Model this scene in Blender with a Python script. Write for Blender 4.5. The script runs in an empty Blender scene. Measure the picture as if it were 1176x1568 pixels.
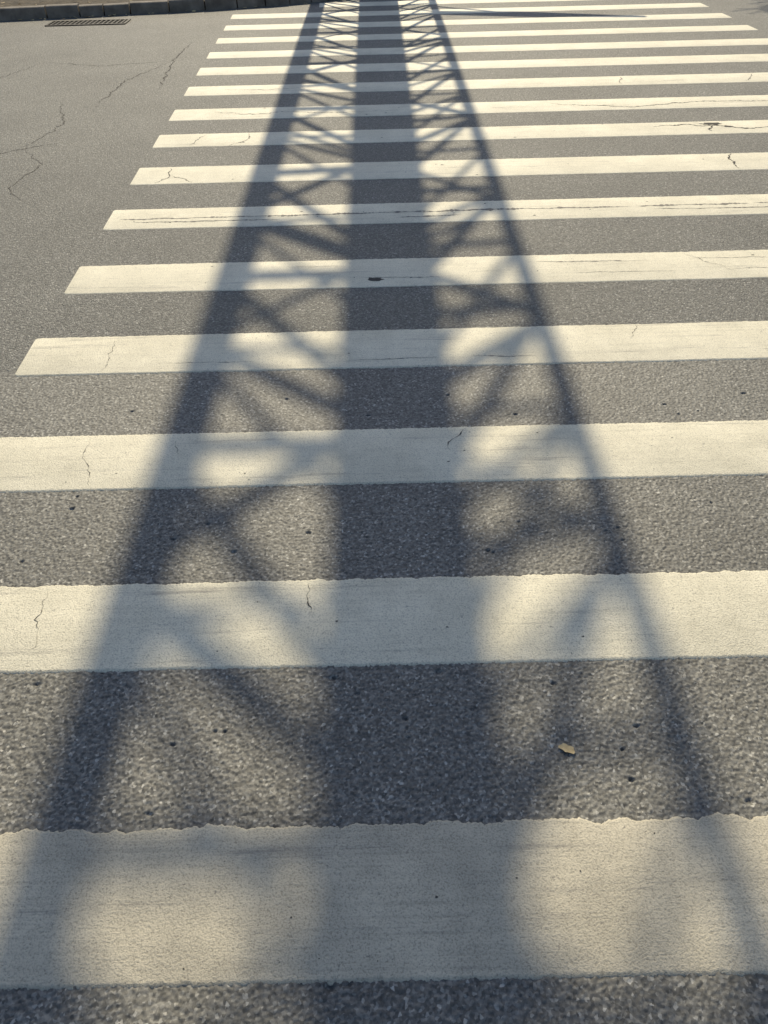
import bpy, bmesh, math, random
import numpy as np
from mathutils import Vector, Matrix, noise
random.seed(7)
scene=bpy.context.scene
scene.view_settings.view_transform='Standard'
scene.view_settings.look='None'
scene.view_settings.exposure=0
ELEV=40.0; AZ=0.3
# ---------------------------------------------------------------- helpers
def new_mat(name):
    m=bpy.data.materials.new(name); m.use_nodes=True
    nt=m.node_tree
    b=nt.nodes['Principled BSDF']
    return m,nt,b
class N:
    def __init__(s,nt): s.nt=nt
    def coord(s):
        g=s.nt.nodes.new('ShaderNodeNewGeometry'); return g.outputs['Position']
    def mapping(s,vec,scale=(1,1,1),loc=(0,0,0),rot=(0,0,0)):
        m=s.nt.nodes.new('ShaderNodeMapping'); m.inputs['Scale'].default_value=scale
        m.inputs['Location'].default_value=loc; m.inputs['Rotation'].default_value=rot
        s.nt.links.new(vec,m.inputs['Vector']); return m.outputs['Vector']
    def noise(s,vec,scale,detail=4,rough=0.55,dist=0,out='Fac'):
        n=s.nt.nodes.new('ShaderNodeTexNoise'); n.inputs['Scale'].default_value=scale
        n.inputs['Detail'].default_value=detail; n.inputs['Roughness'].default_value=rough
        n.inputs['Distortion'].default_value=dist
        s.nt.links.new(vec,n.inputs['Vector']); return n.outputs[out]
    def voro(s,vec,scale,feature='F1',rand=1.0):
        n=s.nt.nodes.new('ShaderNodeTexVoronoi'); n.feature=feature
        n.inputs['Scale'].default_value=scale; n.inputs['Randomness'].default_value=rand
        s.nt.links.new(vec,n.inputs['Vector']); return n
    def ramp(s,fac,stops,interp='LINEAR'):
        r=s.nt.nodes.new('ShaderNodeValToRGB'); cr=r.color_ramp; cr.interpolation=interp
        while len(cr.elements)<len(stops): cr.elements.new(0.5)
        for e,(p,c) in zip(cr.elements,stops):
            e.position=p
            e.color=(c,c,c,1) if not hasattr(c,'__len__') else (*c,1)
        s.nt.links.new(fac,r.inputs['Fac']); return r.outputs['Color']
    def math(s,op,a,b=None,clamp=False):
        m=s.nt.nodes.new('ShaderNodeMath'); m.operation=op; m.use_clamp=clamp
        for i,v in enumerate((a,b)):
            if v is None: continue
            if isinstance(v,(int,float)): m.inputs[i].default_value=v
            else: s.nt.links.new(v,m.inputs[i])
        return m.outputs[0]
    def mix(s,fac,a,b,mode='MIX'):
        m=s.nt.nodes.new('ShaderNodeMix'); m.data_type='RGBA'; m.blend_type=mode
        for k,v in ((0,fac),(6,a),(7,b)):
            if isinstance(v,(int,float)): m.inputs[k].default_value=v
            elif isinstance(v,tuple): m.inputs[k].default_value=(*v,1)
            else: s.nt.links.new(v,m.inputs[k])
        return m.outputs[2]
    def bump(s,h,strength,dist,normal=None):
        b=s.nt.nodes.new('ShaderNodeBump'); b.inputs['Strength'].default_value=strength
        b.inputs['Distance'].default_value=dist
        s.nt.links.new(h,b.inputs['Height'])
        if normal is not None: s.nt.links.new(normal,b.inputs['Normal'])
        return b.outputs['Normal']
def obj_from(name,verts,faces,mat,smooth=False,parent=None):
    me=bpy.data.meshes.new(name); me.from_pydata(verts,[],faces); me.update()
    o=bpy.data.objects.new(name,me); scene.collection.objects.link(o)
    if mat: me.materials.append(mat)
    if smooth: me.polygons.foreach_set('use_smooth',[True]*len(me.polygons))
    if parent: o.parent=parent
    return o
def empty(name,loc=(0,0,0)):
    o=bpy.data.objects.new(name,None); scene.collection.objects.link(o); o.location=loc; return o

# ---------------------------------------------------------------- materials
def asphalt_mat(name='asphalt',relief=False):
    m,nt,b=new_mat(name); n=N(nt); P=n.coord()
    v1=n.voro(P,125)
    agg=n.ramp(v1.outputs['Color'],[(0.0,0.075),(0.45,0.135),(0.8,0.22),(1.0,0.48)])
    big=n.ramp(n.noise(P,0.8,3,0.6),[(0.3,0.84),(0.7,1.14)])
    agg=n.mix(1.0,agg,big,'MULTIPLY')
    med=n.noise(P,48,3,0.7)
    agg=n.mix(1.0,agg,n.ramp(med,[(0.3,0.6),(0.7,1.36)]),'MULTIPLY')
    agg=n.mix(1.0,agg,(1.0,0.975,0.88),'MULTIPLY')
    nt.links.new(agg,b.inputs['Base Color'])
    b.inputs['Roughness'].default_value=0.65
    b.inputs['Specular IOR Level'].default_value=0.45
    if not relief:
        h=n.math('ADD',n.math('SUBTRACT',1.0,v1.outputs['Distance']),n.math('MULTIPLY',med,1.8))
        nt.links.new(n.bump(h,0.9,0.007),b.inputs['Normal'])
    else:
        nt.links.new(n.bump(v1.outputs['Distance'],-0.5,0.002),b.inputs['Normal'])
    return m
def paint_mat(name,c0,c1,streak,ridge,wear):
    m,nt,b=new_mat(name); n=N(nt); P=n.coord()
    base=n.ramp(n.noise(P,2.1,4,0.7),[(0.3,c0),(0.7,c1)])
    fine_n=n.noise(n.mapping(P,(1.1,52,1)),1.0,3,0.75)
    gate2=n.ramp(n.noise(P,1.9,2),[(0.4,0.15*streak),(0.62,streak)])
    base=n.mix(gate2,base,n.ramp(fine_n,[(0.32,0.66),(0.52,1.03)]),'MULTIPLY')
    grain_n=n.noise(P,170,3,0.75)
    base=n.mix(0.9,base,n.ramp(grain_n,[(0.30,0.52),(0.52,1.06)]),'MULTIPLY')
    wn=n.noise(n.mapping(P,(1.0,16,1)),1.0,6,0.8)
    wr=n.ramp(wn,[(0.57,0.0),(0.72,wear)])
    base=n.mix(wr,base,(0.24,0.225,0.20))
    gp=n.ramp(n.noise(P,60,3,0.85),[(0.645,0.0),(0.70,0.75)])
    base=n.mix(gp,base,(0.17,0.16,0.145))
    nt.links.new(base,b.inputs['Base Color'])
    b.inputs['Roughness'].default_value=0.6
    b.inputs['Specular IOR Level'].default_value=0.4
    h=n.math('ADD',n.math('MULTIPLY',grain_n,1.1),n.math('MULTIPLY',fine_n,0.35*streak+0.1))
    if ridge>0:
        cross_n=n.noise(n.mapping(P,(75,9,1)),1.0,2,0.6)
        gate=n.ramp(n.noise(P,2.3,2),[(0.45,0.0),(0.62,1.0)])
        h=n.math('ADD',h,n.math('MULTIPLY',n.math('MULTIPLY',cross_n,gate),ridge))
    nt.links.new(n.bump(h,0.9,0.0045),b.inputs['Normal'])
    return m
def simple_mat(name,c1,c2,scale,rough=0.8,metal=0.0,bump=0.004,bs=None):
    m,nt,b=new_mat(name); n=N(nt); P=n.coord()
    nt.links.new(n.ramp(n.noise(P,scale,5,0.65),[(0.3,c1),(0.7,c2)]),b.inputs['Base Color'])
    b.inputs['Roughness'].default_value=rough; b.inputs['Metallic'].default_value=metal
    nt.links.new(n.bump(n.noise(P,bs or scale*6,3,0.65),0.8,bump),b.inputs['Normal'])
    return m
ASPH=asphalt_mat(); ASPHN=asphalt_mat('asphalt_relief',True)
PAINT=paint_mat('road_marking_paint',(0.62,0.58,0.455),(0.83,0.775,0.615),0.4,0,0.8)
PAINT_W=paint_mat('road_marking_paint_worn',(0.38,0.35,0.28),(0.64,0.585,0.46),0.65,0.9,0.9)
CRACK=simple_mat('crack_dark',(0.03,0.028,0.026),(0.08,0.074,0.066),30,0.95)
WORN=simple_mat('worn_through_paint',(0.12,0.11,0.10),(0.30,0.28,0.24),60,0.85)
KERB=simple_mat('kerb_stone',(0.10,0.085,0.07),(0.24,0.21,0.18),5,0.85,0,0.006,60)
SOIL=simple_mat('verge_soil',(0.03,0.024,0.017),(0.11,0.085,0.055),7,0.95,0,0.03,25)
STEEL=simple_mat('galvanised_steel',(0.22,0.23,0.24),(0.36,0.37,0.38),6,0.55,0.6,0.001)
IRON=simple_mat('cast_iron',(0.02,0.02,0.02),(0.05,0.045,0.04),20,0.6,0.7,0.002)
BARK=simple_mat('bark',(0.05,0.04,0.03),(0.13,0.10,0.08),9,0.9,0,0.02)
LEAF=simple_mat('dry_leaf',(0.42,0.30,0.14),(0.66,0.52,0.28),60,0.7,0,0.001)
def paving_mat():
    m,nt,b=new_mat('pavement_slabs'); n=N(nt); P=n.coord()
    br=nt.nodes.new('ShaderNodeTexBrick'); nt.links.new(P,br.inputs['Vector'])
    br.inputs['Scale'].default_value=2.2; br.inputs['Mortar Size'].default_value=0.012
    br.inputs['Color1'].default_value=(0.24,0.21,0.19,1); br.inputs['Color2'].default_value=(0.30,0.27,0.24,1)
    br.inputs['Mortar'].default_value=(0.08,0.075,0.07,1)
    c=n.mix(1.0,br.outputs['Color'],n.ramp(n.noise(P,3,6),[(0.3,0.75),(0.7,1.1)]),'MULTIPLY')
    nt.links.new(c,b.inputs['Base Color']); b.inputs['Roughness'].default_value=0.8
    nt.links.new(n.bump(br.outputs['Fac'],-0.5,0.004),b.inputs['Normal'])
    return m
PAVE=paving_mat()

# ---------------------------------------------------------------- ground + road
obj_from('ground',[(-400,-400,-0.03),(400,-400,-0.03),(400,400,-0.03),(-400,400,-0.03)],[(0,1,2,3)],SOIL)
PX0,PX1,PY0,PY1=-2.15,2.25,0.25,3.6
xs=[-60,-30,-15,-8,-5,-3.5,PX0,-1,0,1,PX1,3.5,5,8,15,30,60]
ys=[-2.6,-1,PY0,1.2,2.4,PY1,5,7,9,11,13,15,18]
V=[(x,y,0.0) for y in ys for x in xs]; F=[]
nx=len(xs)
for j in range(len(ys)-1):
    for i in range(nx-1):
        if xs[i]>=PX0 and xs[i+1]<=PX1 and ys[j]>=PY0 and ys[j+1]<=PY1: continue
        a=j*nx+i; F.append((a,a+1,a+nx+1,a+nx))
road=empty('asphalt_road')
obj_from('road_surface',V,F,ASPH,parent=road)
# near surface carries real stone-by-stone relief
def vnoise(X,Y,cell,seed):
    rs=np.random.RandomState(seed); gx=np.floor(X/cell).astype(int); gy=np.floor(Y/cell).astype(int)
    gx0=gx.min();gy0=gy.min(); T=rs.rand(gx.max()-gx0+3,gy.max()-gy0+3)
    fx=X/cell-gx; fy=Y/cell-gy; fx=fx*fx*(3-2*fx); fy=fy*fy*(3-2*fy)
    a=gx-gx0;b=gy-gy0
    return (T[a,b]*(1-fx)+T[a+1,b]*fx)*(1-fy)+(T[a,b+1]*(1-fx)+T[a+1,b+1]*fx)*fy
def pebbles(X,Y,cell,seed):
    rs=np.random.RandomState(seed); gx=np.floor(X/cell).astype(int); gy=np.floor(Y/cell).astype(int)
    gx0=gx.min()-1;gy0=gy.min()-1; sh=(gx.max()-gx0+3,gy.max()-gy0+3)
    JX=rs.rand(*sh);JY=rs.rand(*sh);H=rs.rand(*sh);R=0.4+0.4*rs.rand(*sh); AN=rs.rand(*sh)*np.pi; EL=0.6+0.4*rs.rand(*sh)
    TX=rs.randn(*sh)*0.3;TYt=rs.randn(*sh)*0.3
    out=np.zeros(X.shape)
    for di in(-1,0,1):
        for dj in(-1,0,1):
            a=gx-gx0+di;b=gy-gy0+dj
            px=(gx+di+JX[a,b]);py=(gy+dj+JY[a,b])
            dx=X/cell-px;dy=Y/cell-py
            c=np.cos(AN[a,b]);s=np.sin(AN[a,b]); u=dx*c+dy*s; v=(-dx*s+dy*c)/EL[a,b]
            r=np.sqrt(u*u+v*v)/R[a,b]
            dome=np.clip(1.25*(1-r**3),0,1)*(0.35+0.65*H[a,b])*(1+TX[a,b]*dx+TYt[a,b]*dy)
            out=np.maximum(out,dome)
    return out
step=0.0038
gx=np.linspace(PX0,PX1,int((PX1-PX0)/step)+1); gy=np.linspace(PY0,PY1,int((PY1-PY0)/step)+1)
X,Y=np.meshgrid(gx,gy)
wx=X+0.005*(vnoise(X,Y,0.016,5)-0.5); wy=Y+0.005*(vnoise(X,Y,0.016,6)-0.5)
amp=np.clip(1.15-0.16*Y,0.6,1.0)
Hh=amp*(0.0036*pebbles(wx,wy,0.0125,1)+0.0017*pebbles(wx,wy,0.0080,2)+0.0014*(vnoise(X,Y,0.045,3)-0.5)+0.0013*(vnoise(X,Y,0.006,4)-0.5))-0.0030
# pulled-out stones leave pits
rp=np.random.RandomState(12)
pit=np.zeros(X.shape)
for _ in range(90):
    px=rp.uniform(-1.9,1.9); py=rp.uniform(0.4,3.3); r=rp.uniform(0.004,0.010)
    i0,i1=np.searchsorted(gx,[px-4*r,px+4*r]); j0,j1=np.searchsorted(gy,[py-4*r,py+4*r])
    d2=((X[j0:j1,i0:i1]-px)**2/(1.5**2)+(Y[j0:j1,i0:i1]-py)**2)/(r*r)
    pit[j0:j1,i0:i1]+=0.009*np.exp(-d2*d2)
Hh=Hh-pit
fade=np.minimum.reduce([X-PX0,PX1-X,Y-PY0,PY1-Y])/0.06; fade=np.clip(fade,0,1)
Z=np.minimum(Hh*fade,0.0026)
co3=np.stack([X,Y,Z],-1).reshape(-1,3)
h,w_=X.shape
idx=np.arange(h*w_).reshape(h,w_)
q=np.stack([idx[:-1,:-1],idx[:-1,1:],idx[1:,1:],idx[1:,:-1]],-1).reshape(-1,4)
me=bpy.data.meshes.new('near_surface'); me.vertices.add(len(co3)); me.vertices.foreach_set('co',co3.astype(np.float32).ravel())
me.loops.add(q.size); me.loops.foreach_set('vertex_index',q.astype(np.int32).ravel())
me.polygons.add(len(q)); me.polygons.foreach_set('loop_start',np.arange(0,q.size,4,dtype=np.int32))
me.polygons.foreach_set('use_smooth',np.ones(len(q),dtype=bool))
me.update(calc_edges=True); me.materials.append(ASPHN)
o=bpy.data.objects.new('near_surface',me); scene.collection.objects.link(o); o.parent=road

# ---------------------------------------------------------------- stripes
edges=[(0.659,1.047),(1.613,2.005),(2.581,2.980),(3.544,3.943),(4.504,4.916),(5.543,5.936),(6.50,6.93),
(7.496,7.90),(8.38,8.80),(9.36,9.775),(10.32,10.73),(11.25,11.64),(12.2,12.58),(13.15,13.55),(14.1,14.5),(15.02,15.42),(15.95,16.3),
(-0.31,0.09),(-1.27,-0.87)]
SL=-0.005
markings=empty('zebra_crossing_markings')
def n1(x,s): return noise.noise(Vector((x,s,0.37)))
for k,(d0,d1) in enumerate(edges):
    V=[];F=[]
    xl=-1.93-0.025*(d0-3.6); xr=5.3-0.02*(d0-12)
    if 15<d0: xl=-0.85
    step=0.004 if d0<3.2 else 0.012
    nseg=int((xr-xl)/step)
    near=[];far=[]
    scal=1.0 if k in(0,17,18) else (0.5 if k==1 else 0.1)
    for i in range(nseg+1):
        t=i/nseg; x=xl+(xr-xl)*t
        def rag(s,amp,scal):
            v=n1(x*2.2,s)*0.003+n1(x*17,s+9)*0.002+n1(x*60,s+3)*0.003+n1(x*150,s+5)*0.0035
            sc=abs(n1(x*11,s+20))*0.026*scal+n1(x*38,s+31)*0.007*scal
            return (v*amp+sc)
        e=min(i,nseg-i)*step
        rnd=0.012*max(0,1-e/0.015)**2
        near.append((x, d0+SL*x-rag(k*7.3,0.9,0.0)+rnd))
        far.append((x-0.012, d1+SL*x+rag(k*7.3+50,1.2,scal)-rnd-0.004*scal))
    rows=[[(x,y-0.008,-0.0045) for x,y in near],[(x,y,0.0032) for x,y in near],[(x,y+0.006,0.0042) for x,y in near],
          [(x,y-0.006,0.0042) for x,y in far],[(x,y,0.0032) for x,y in far],[(x,y+0.006,-0.0045) for x,y in far]]
    for r in rows: V.extend(r)
    w=nseg+1
    for j in range(len(rows)-1):
        for i in range(w-1):
            a=j*w+i; F.append((a,a+1,a+w+1,a+w))
    for (a,c) in ((near[0],far[0]),(near[-1],far[-1])):
        bb=len(V); V.extend([(a[0],a[1],0.0042),(c[0],c[1],0.0042),(c[0],c[1],-0.002),(a[0],a[1],-0.002)]); F.append((bb,bb+1,bb+2,bb+3))
    obj_from('stripe_%02d'%(k+1),V,F,PAINT_W if k in (0,17,18) else PAINT,True,parent=markings)

# ---------------------------------------------------------------- cracks
V=[];F=[]
def crack(pts,w,z=0.0055,seed=0,wob=1.0):
    P=[Vector((p[0],p[1],0)) for p in pts]; out=[]
    for a,c in zip(P[:-1],P[1:]):
        L=(c-a).length; nn=max(3,int(L/0.012))
        for i in range(nn):
            t=i/nn; p=a.lerp(c,t); q=(c-a).normalized(); s=Vector((-q.y,q.x,0))
            p=p+s*(noise.noise(p*9+Vector((seed,0,0)))*0.035+noise.noise(p*40)*0.014+noise.noise(p*110)*0.006)*wob
            out.append(p)
    out.append(P[-1])
    b=len(V)
    for i,p in enumerate(out):
        q=(out[min(i+1,len(out)-1)]-out[max(i-1,0)]); q.z=0
        q=q.normalized() if q.length>0 else Vector((1,0,0)); s=Vector((-q.y,q.x,0))
        t=i/(len(out)-1); ww=w*(0.15+1.5*abs(noise.noise(p*31+Vector((0,seed,0)))))*min(1,4*t+0.1,4*(1-t)+0.1)
        V.append((*(p+s*ww/2)[:2],z)); V.append((*(p-s*ww/2)[:2],z))
    for i in range(len(out)-1):
        F.append((b+2*i,b+2*i+1,b+2*i+3,b+2*i+2))
crack([(-.282,1.99),(-.286,1.894),(-.27,1.846)],0.006,seed=1)
crack([(-1.271,2.0),(-1.228,1.803),(-1.253,1.703)],0.0035,seed=2)
crack([(-1.362,2.95),(-1.344,2.777),(-1.279,2.6)],0.004,seed=3)
crack([(.378,2.97),(.33,2.88),(.308,2.80)],0.006,seed=4)
crack([(3.046,6.92),(2.97,6.75),(2.96,6.52)],0.03,seed=5)
crack([(1.45,3.93),(1.375,3.77)],0.005,seed=6)
crack([(-2.5,12.4),(-2.53,11.2),(-2.42,9.7)],0.024,z=0.002,seed=7)
crack([(-2.53,11.2),(-2.9,10.2),(-2.95,9.0)],0.018,z=0.002,seed=37)
crack([(-2.9,7.75),(-3.24,7.6),(-3.6,7.3),(-4.4,7.1)],0.018,z=0.002,seed=8)
crack([(-3.24,7.6),(-3.1,8.4),(-3.4,9.3)],0.015,z=0.002,seed=9)
crack([(-3.24,7.6),(-2.9,7.1),(-3.0,6.5),(-2.7,6.1)],0.012,z=0.002,seed=39)
crack([(-3.6,7.3),(-3.4,6.6),(-3.6,6.1)],0.011,z=0.002,seed=40)
crack([(-2.53,11.2),(-3.4,11.0),(-4.2,11.3)],0.018,z=0.002,seed=30)
crack([(-4.2,11.3),(-4.6,10.2),(-4.3,9.2)],0.016,z=0.002,seed=31)
crack([(-1.75,6.9),(-1.72,6.7),(-1.8,6.52)],0.016,seed=10)
crack([(-1.72,6.7),(-1.55,6.62),(-1.5,6.52)],0.012,seed=50)
crack([(-1.2,7.9),(-1.15,7.7),(-1.35,7.5)],0.014,seed=11)
crack([(-1.6,7.87),(-1.7,7.52)],0.012,seed=12)
crack([(2.0,4.9),(2.1,4.75),(2.25,4.6)],0.006,seed=13)
crack([(1.8,8.75),(1.9,8.6),(2.3,8.55),(2.6,8.45),(3.3,8.6),(4.2,8.55)],0.022,seed=14)
crack([(-1.7,8.7),(-1.3,8.55),(-.9,8.6),(-.2,8.5)],0.014,seed=15)
crack([(2.6,7.75),(2.9,7.8),(3.2,7.72),(3.5,7.62),(3.9,7.7)],0.03,seed=16)
crack([(3.0,7.85),(3.15,7.75),(3.1,7.55)],0.025,seed=17)
crack([(-1.7,9.6),(-1.2,9.55),(-.7,9.62)],0.012,seed=19)
crack([(-1.5,3.9),(-1.45,3.7),(-1.5,3.57)],0.004,seed=20)
crack([(-0.96,2.93),(-0.93,2.8)],0.004,seed=21)
crack([(2.8,9.7),(2.7,9.4)],0.015,seed=22)
crack([(4.3,9.7),(4.1,9.4)],0.015,seed=23)
obj_from('pavement_crack',V,F,CRACK)
V=[];F=[]
x=-1.9
rr=random.Random(4)
while x<5.1:
    L=rr.uniform(.3,1.3); x2=min(x+L,5.1)
    crack([(x,5.745+rr.uniform(-.01,.01)),((x+x2)/2,5.745+rr.uniform(-.015,.015)),(x2,5.745+rr.uniform(-.01,.01))],rr.uniform(.03,.06),z=0.0048,seed=x*7,wob=.35)
    if rr.random()<0.5: crack([(x+.1,5.66+rr.uniform(-.02,.02)),(x2+.2,5.66)],rr.uniform(.01,.03),z=0.0051,seed=x*9,wob=.3)
    x=x2-rr.uniform(-.05,.1)
for k,yy in ((4,4.62),(4,4.8),(8,8.55),(9,9.5),(3,3.62)):
    x=rr.uniform(-1.8,0)
    while x<4.8:
        L=rr.uniform(.2,.8); crack([(x,yy+rr.uniform(-.02,.02)),(x+L,yy+rr.uniform(-.02,.02))],rr.uniform(.006,.014),z=0.0049,seed=x*5,wob=.3); x+=L+rr.uniform(.1,1.2)
obj_from('worn_paint_groove',V,F,WORN)
# paint chips
V=[];F=[]
def chip(x,y,r,el=1.8,z=0.0053):
    b=len(V); k=14
    for i in range(k):
        a=2*math.pi*i/k; r2=r*(0.5+1.0*abs(noise.noise(Vector((x*9+math.cos(a)*1.6,y*9+math.sin(a)*1.6,1)))))
        V.append((x+r2*el*math.cos(a),y+r2*math.sin(a),z))
    F.append(tuple(range(b,b+k)))
chip(-.014,4.60,0.04,1.6); chip(3.19,7.80,0.05,2.4); chip(3.3,7.7,0.035,2)
for i in range(130):
    k=random.choice([0,0,1,1,2,3,4,5,6,7,8]); d0,d1=edges[k]
    chip(random.uniform(-1.8,3.0),random.uniform(d0+0.02,d1-0.02),random.uniform(0.001,0.0035)*(1+0.3*k),random.uniform(1,2.2))
obj_from('paint_chip',V,F,CRACK)

# ---------------------------------------------------------------- leaf
k=16
outl=[]
for i in range(k):
    a=2*math.pi*i/k; r=0.021*(1+0.22*math.cos(2*a)+0.15*math.sin(5*a))
    outl.append((r*math.cos(a),r*0.8*math.sin(a),0.002+0.003*abs(math.sin(a))))
V=[(0,0,0.002)]+outl+[(0.036,0.008,0.001),(0.036,0.0095,0.002)]
F=[(0,1+i,1+(i+1)%k) for i in range(k)]+[(1,k+1,k+2)]
lf=obj_from('fallen_leaf',V,F,LEAF,True); lf.location=(.537,1.273,0.002); lf.rotation_euler=(0.05,0.05,2.6)

# ---------------------------------------------------------------- kerb, verge, pavement
curve=[(-60,13.2),(-25,13.9),(-12,14.25),(-6,14.52),(-3.9,14.8),(-2.2,15.1),(-1.0,15.5),(-.2,16.0),(.6,16.6),(2.0,17.05),(6,17.2),(20,17.3),(60,17.3)]
def sample(c,step):
    out=[]
    pts=[Vector((p[0],p[1],0)) for p in c]
    for i in range(len(pts)-1):
        p0=pts[max(i-1,0)];p1=pts[i];p2=pts[i+1];p3=pts[min(i+2,len(pts)-1)]
        L=(p2-p1).length;nn=max(1,round(L/step))
        for j in range(nn):
            t=j/nn
            if i in(0,len(pts)-2) or L>6: out.append(p1.lerp(p2,t))
            else: out.append(0.5*((2*p1)+(p2-p0)*t+(2*p0-5*p1+4*p2-p3)*t*t+(3*p1-p0-3*p2+p3)*t**3))
    out.append(pts[-1]); return out
cp=sample(curve,0.5)
V=[];F=[]
for a,c in zip(cp[:-1],cp[1:]):
    q=(c-a).normalized(); s=Vector((-q.y,q.x,0)); 
    a2=a+q*0.01+s*random.uniform(-.018,.018); c2=c-q*0.01+s*random.uniform(-.018,.018)
    h=0.16+random.uniform(-.015,.015) 
    if a.x>0.2: h=0.03
    prof=[(0,-0.03),(0.0,h-0.025),(0.008,h-0.008),(0.025,h),(0.15,h),(0.15,-0.03)]
    b=len(V); m=len(prof)
    for p in (a2,c2):
        for (u,z) in prof:
            w=p+s*u; V.append((w.x,w.y,z))
    for i in range(m-1): F.append((b+i,b+m+i,b+m+i+1,b+i+1))
    F.append(tuple(range(b,b+m))[::-1]); F.append(tuple(range(b+m,b+2*m)))
obj_from('kerb',V,F,KERB)
V=[];F=[]
cp2=sample(curve,0.12); rows=12; W=2.0
for a_i,p in enumerate(cp2):
    q=(cp2[min(a_i+1,len(cp2)-1)]-cp2[max(a_i-1,0)]).normalized(); s=Vector((-q.y,q.x,0))
    for r in range(rows+1):
        w=p+s*(0.155+W*r/rows)
        flat=0.028 if p.x>0.2 else 0.12
        V.append((w.x,w.y,flat+(0.03*noise.noise(Vector((w.x*3,w.y*3,0)))+0.02*noise.noise(Vector((w.x*11,w.y*11,0))))*(1 if p.x<0.2 else 0.1)))
for i in range(len(cp2)-1):
    for r in range(rows):
        a=i*(rows+1)+r; F.append((a,a+rows+1,a+rows+2,a+1))
obj_from('verge',V,F,SOIL,True)
V=[(-60,16.4,0.08),(-3,16.9,0.08),(0.5,18.8,0.08),(60,19.3,0.08),(60,26,0.08),(-60,26,0.08)]
obj_from('pavement',V,[(0,1,2,3,4,5)],PAVE)
V=[];F=[]
for i in range(1700):
    p=random.choice(cp2)
    if not(-9<p.x<0.3): continue
    off=random.choice([-abs(random.gauss(0,0.07))-0.01,random.uniform(0.2,1.6),random.uniform(0.2,1.6)])
    y=p.y+off; x=p.x+random.uniform(-.1,.1); z=0.008 if off<0 else 0.16
    r=random.uniform(0.012,0.035); a=random.uniform(0,6.28); b=len(V)
    for t in range(5):
        aa=a+t*1.2566; V.append((x+r*math.cos(aa)*1.3,y+r*math.sin(aa),z+random.uniform(-.004,.018)))
    F.append((b,b+1,b+2,b+3,b+4))
obj_from('leaf_litter',V,F,LEAF)

# ---------------------------------------------------------------- drain grate
g=empty('drain_grate',(-4.4,14.1,0))
def box(b0,b1,V,F):
    b=len(V)
    for z in (b0[2],b1[2]):
        for (x,y) in ((b0[0],b0[1]),(b1[0],b0[1]),(b1[0],b1[1]),(b0[0],b1[1])): V.append((x,y,z))
    F.extend([(b,b+3,b+2,b+1),(b+4,b+5,b+6,b+7),(b,b+1,b+5,b+4),(b+1,b+2,b+6,b+5),(b+2,b+3,b+7,b+6),(b+3,b,b+4,b+7)])
V=[];F=[]
box((-.62,-.2,0.002),(.62,-.165,0.014),V,F);box((-.62,.165,0.002),(.62,.2,0.014),V,F)
box((-.62,-.163,0.002),(-.585,.163,0.014),V,F);box((.585,-.163,0.002),(.62,.163,0.014),V,F)
obj_from('frame',V,F,IRON,parent=g)
V=[];F=[]
for i in range(16):
    x=-.54+i*0.072; box((x-.011,-.162,0.003),(x+.011,.162,0.012),V,F)
obj_from('bars',V,F,IRON,parent=g)
PIT_SHADE=simple_mat('pit_shade',(0.006,0.006,0.006),(0.012,0.012,0.012),10,1.0)
obj_from('pit_shade_sheet',[(-.58,-.16,0.0025),(.58,-.16,0.0025),(.58,.16,0.0025),(-.58,.16,0.0025)],[(0,1,2,3)],PIT_SHADE,parent=g)  # flat near-black sheet, the drain's inner shade put into its colour

# ---------------------------------------------------------------- lattice tower (three legs + riser column)
TY=18.6; TX=0.12
tower=empty('lattice_tower',(TX,TY,0.0))
def tube(V,F,p,q,r0,r1=None,k=8):
    r1=r0 if r1 is None else r1
    p=Vector(p);q=Vector(q); d=(q-p).normalized()
    u=d.orthogonal().normalized(); w=d.cross(u); b=len(V)
    for (c,r) in ((p,r0),(q,r1)):
        for i in range(k):
            a=2*math.pi*i/k; V.append(tuple(c+u*r*math.cos(a)+w*r*math.sin(a)))
    for i in range(k):
        j=(i+1)%k; F.append((b+i,b+j,b+k+j,b+k+i))
    F.append(tuple(range(b,b+k))[::-1]); F.append(tuple(range(b+k,b+2*k)))
HT=16.4
def leg(i,z):
    s=1-0.09*z/HT
    x,y=[(-1.0,0.35),(0.06,-0.55),(0.95,0.5)][i]
    return Vector((x*(0.5+0.5*s if i==0 else s),y*s,z))
V=[];F=[]
for i,r in enumerate((0.125,0.12,0.062)): tube(V,F,leg(i,0.05),leg(i,HT),r*1.03,r*0.95,14)
obj_from('legs',V,F,STEEL,True,parent=tower)
V=[];F=[]
rt=random.Random(23)
def face(i,j,PH,z0,r1,r2,gap=0.05,hz=0):
    # X panels between two legs; diagonals differ in section, heavier ones higher up
    z=z0;k=0
    while True:
        ph=PH*rt.uniform(.85,1.15)
        if z+ph>HT-0.05: break
        g=0.8+0.45*z/HT
        a,b_=(i,j) if k%2==0 else (j,i)
        tube(V,F,leg(a,z+gap),leg(b_,z+ph-gap),g*r1*rt.uniform(.9,1.15),k=6)
        if r2: tube(V,F,leg(b_,z+gap+.03),leg(a,z+ph-gap+.03),g*r2*rt.uniform(.8,1.2),k=6)
        if hz and k%hz==1: tube(V,F,leg(i,z),leg(j,z+.04),g*0.034,k=6)
        z+=ph;k+=1
face(0,1,0.84,0.3,0.052,0.030,hz=2)
face(1,2,0.78,0.15,0.042,0.030,hz=3)
face(0,2,1.75,0.6,0.045,0.03)
obj_from('bracing',V,F,STEEL,True,parent=tower)
V=[];F=[]
tube(V,F,(0.03,0,0.08),(0.03,0,HT-0.3),0.335,0.29,28)
obj_from('riser_column',V,F,STEEL,True,parent=tower)
V=[];F=[]
box((-1.3,-1.25,-0.02),(1.3,1.1,0.2),V,F)
obj_from('footing',V,F,KERB,parent=tower)
V=[];F=[]
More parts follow.
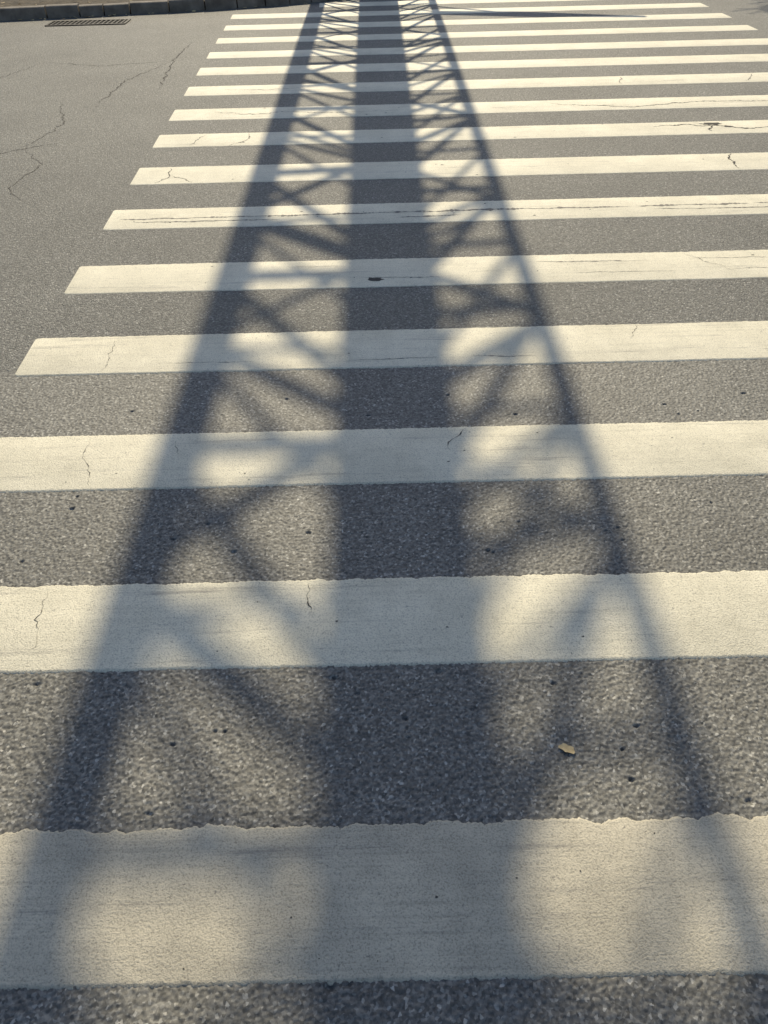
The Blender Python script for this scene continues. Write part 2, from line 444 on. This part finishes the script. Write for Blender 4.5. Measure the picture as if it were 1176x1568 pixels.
tube(V,F,(0.9,0.3,3.95),(2.4,.3,4.25),0.10,0.15,12); tube(V,F,(2.4,.3,4.25),(4.0,.3,4.62),0.15,0.04,12)
tube(V,F,(0.9,0.3,3.4),(2.0,.3,4.1),0.03,0.03,8)
obj_from('shadow_arm',V,F,STEEL,True,parent=tower)  # unseen arm, added to cast the dark streak over the far stripes

# ---------------------------------------------------------------- bare trees
def bare_tree(name,x,y,h,seed):
    rnd=random.Random(seed); V=[];F=[]
    def grow(p,d,L,r,lev):
        n=4; q=p
        for s in range(n):
            nd=(d+Vector((rnd.gauss(0,.12),rnd.gauss(0,.12),rnd.gauss(0.03,.08)))).normalized()
            q2=q+nd*L/n; ra=max(.012,r*(1-0.4*s/n)); rb=max(.012,r*(1-0.4*(s+1)/n))
            tube(V,F,q,q2,ra,rb,8 if lev<2 else 4)
            if lev<5 and (s>=1 or lev>0):
                for _ in range(1 if lev<3 else 2):
                    if rnd.random()<0.7:
                        a=rnd.uniform(0,6.28); side=nd.orthogonal().normalized(); side.rotate(Matrix.Rotation(a,3,nd))
                        grow(q2,(nd*0.75+side*rnd.uniform(.5,.9)).normalized(),L*rnd.uniform(.5,.72),rb*0.6,lev+1)
            q=q2;d=nd
        if lev<5: grow(q,d,L*0.7,r*0.58,lev+1)
    grow(Vector((0,0,0)),Vector((0,0,1)),h*0.36,h*0.022,0)
    o=obj_from(name,V,F,BARK); o.location=(x,y,0.07)
    return o
bare_tree('bare_tree',5.4,22.0,9.4,3)
bare_tree('bare_tree.001',-9.5,23.0,8.0,5)
bare_tree('bare_tree.002',12.5,23.5,9.0,9)

# ---------------------------------------------------------------- light
w=bpy.data.worlds.new('World'); scene.world=w; w.use_nodes=True
nt=w.node_tree; bg=nt.nodes['Background']
sky=nt.nodes.new('ShaderNodeTexSky'); sky.sky_type='NISHITA'; sky.sun_disc=False
sky.sun_elevation=math.radians(ELEV); sky.sun_rotation=math.radians(AZ)
nt.links.new(sky.outputs[0],bg.inputs[0]); bg.inputs[1].default_value=0.115
sd=Vector((math.sin(math.radians(AZ))*math.cos(math.radians(ELEV)),math.cos(math.radians(AZ))*math.cos(math.radians(ELEV)),math.sin(math.radians(ELEV))))
L=bpy.data.lights.new('sun','SUN'); L.energy=4.9; L.angle=math.radians(0.38); L.color=(1.0,0.875,0.63)
lo=bpy.data.objects.new('sun',L); scene.collection.objects.link(lo)
lo.rotation_euler=sd.to_track_quat('Z','Y').to_euler(); lo.location=(0,30,30)

# ---------------------------------------------------------------- camera
cam=bpy.data.cameras.new('camera'); co=bpy.data.objects.new('camera',cam); scene.collection.objects.link(co)
cam.sensor_fit='VERTICAL'; cam.sensor_height=36; cam.lens=27.05; cam.clip_end=2000; cam.clip_start=0.05
co.matrix_world=Matrix.Translation((0,0,2.1))@Matrix.Rotation(math.radians(90-41.3),4,'X')@Matrix.Rotation(math.radians(-1.5),4,'Z')
scene.camera=co
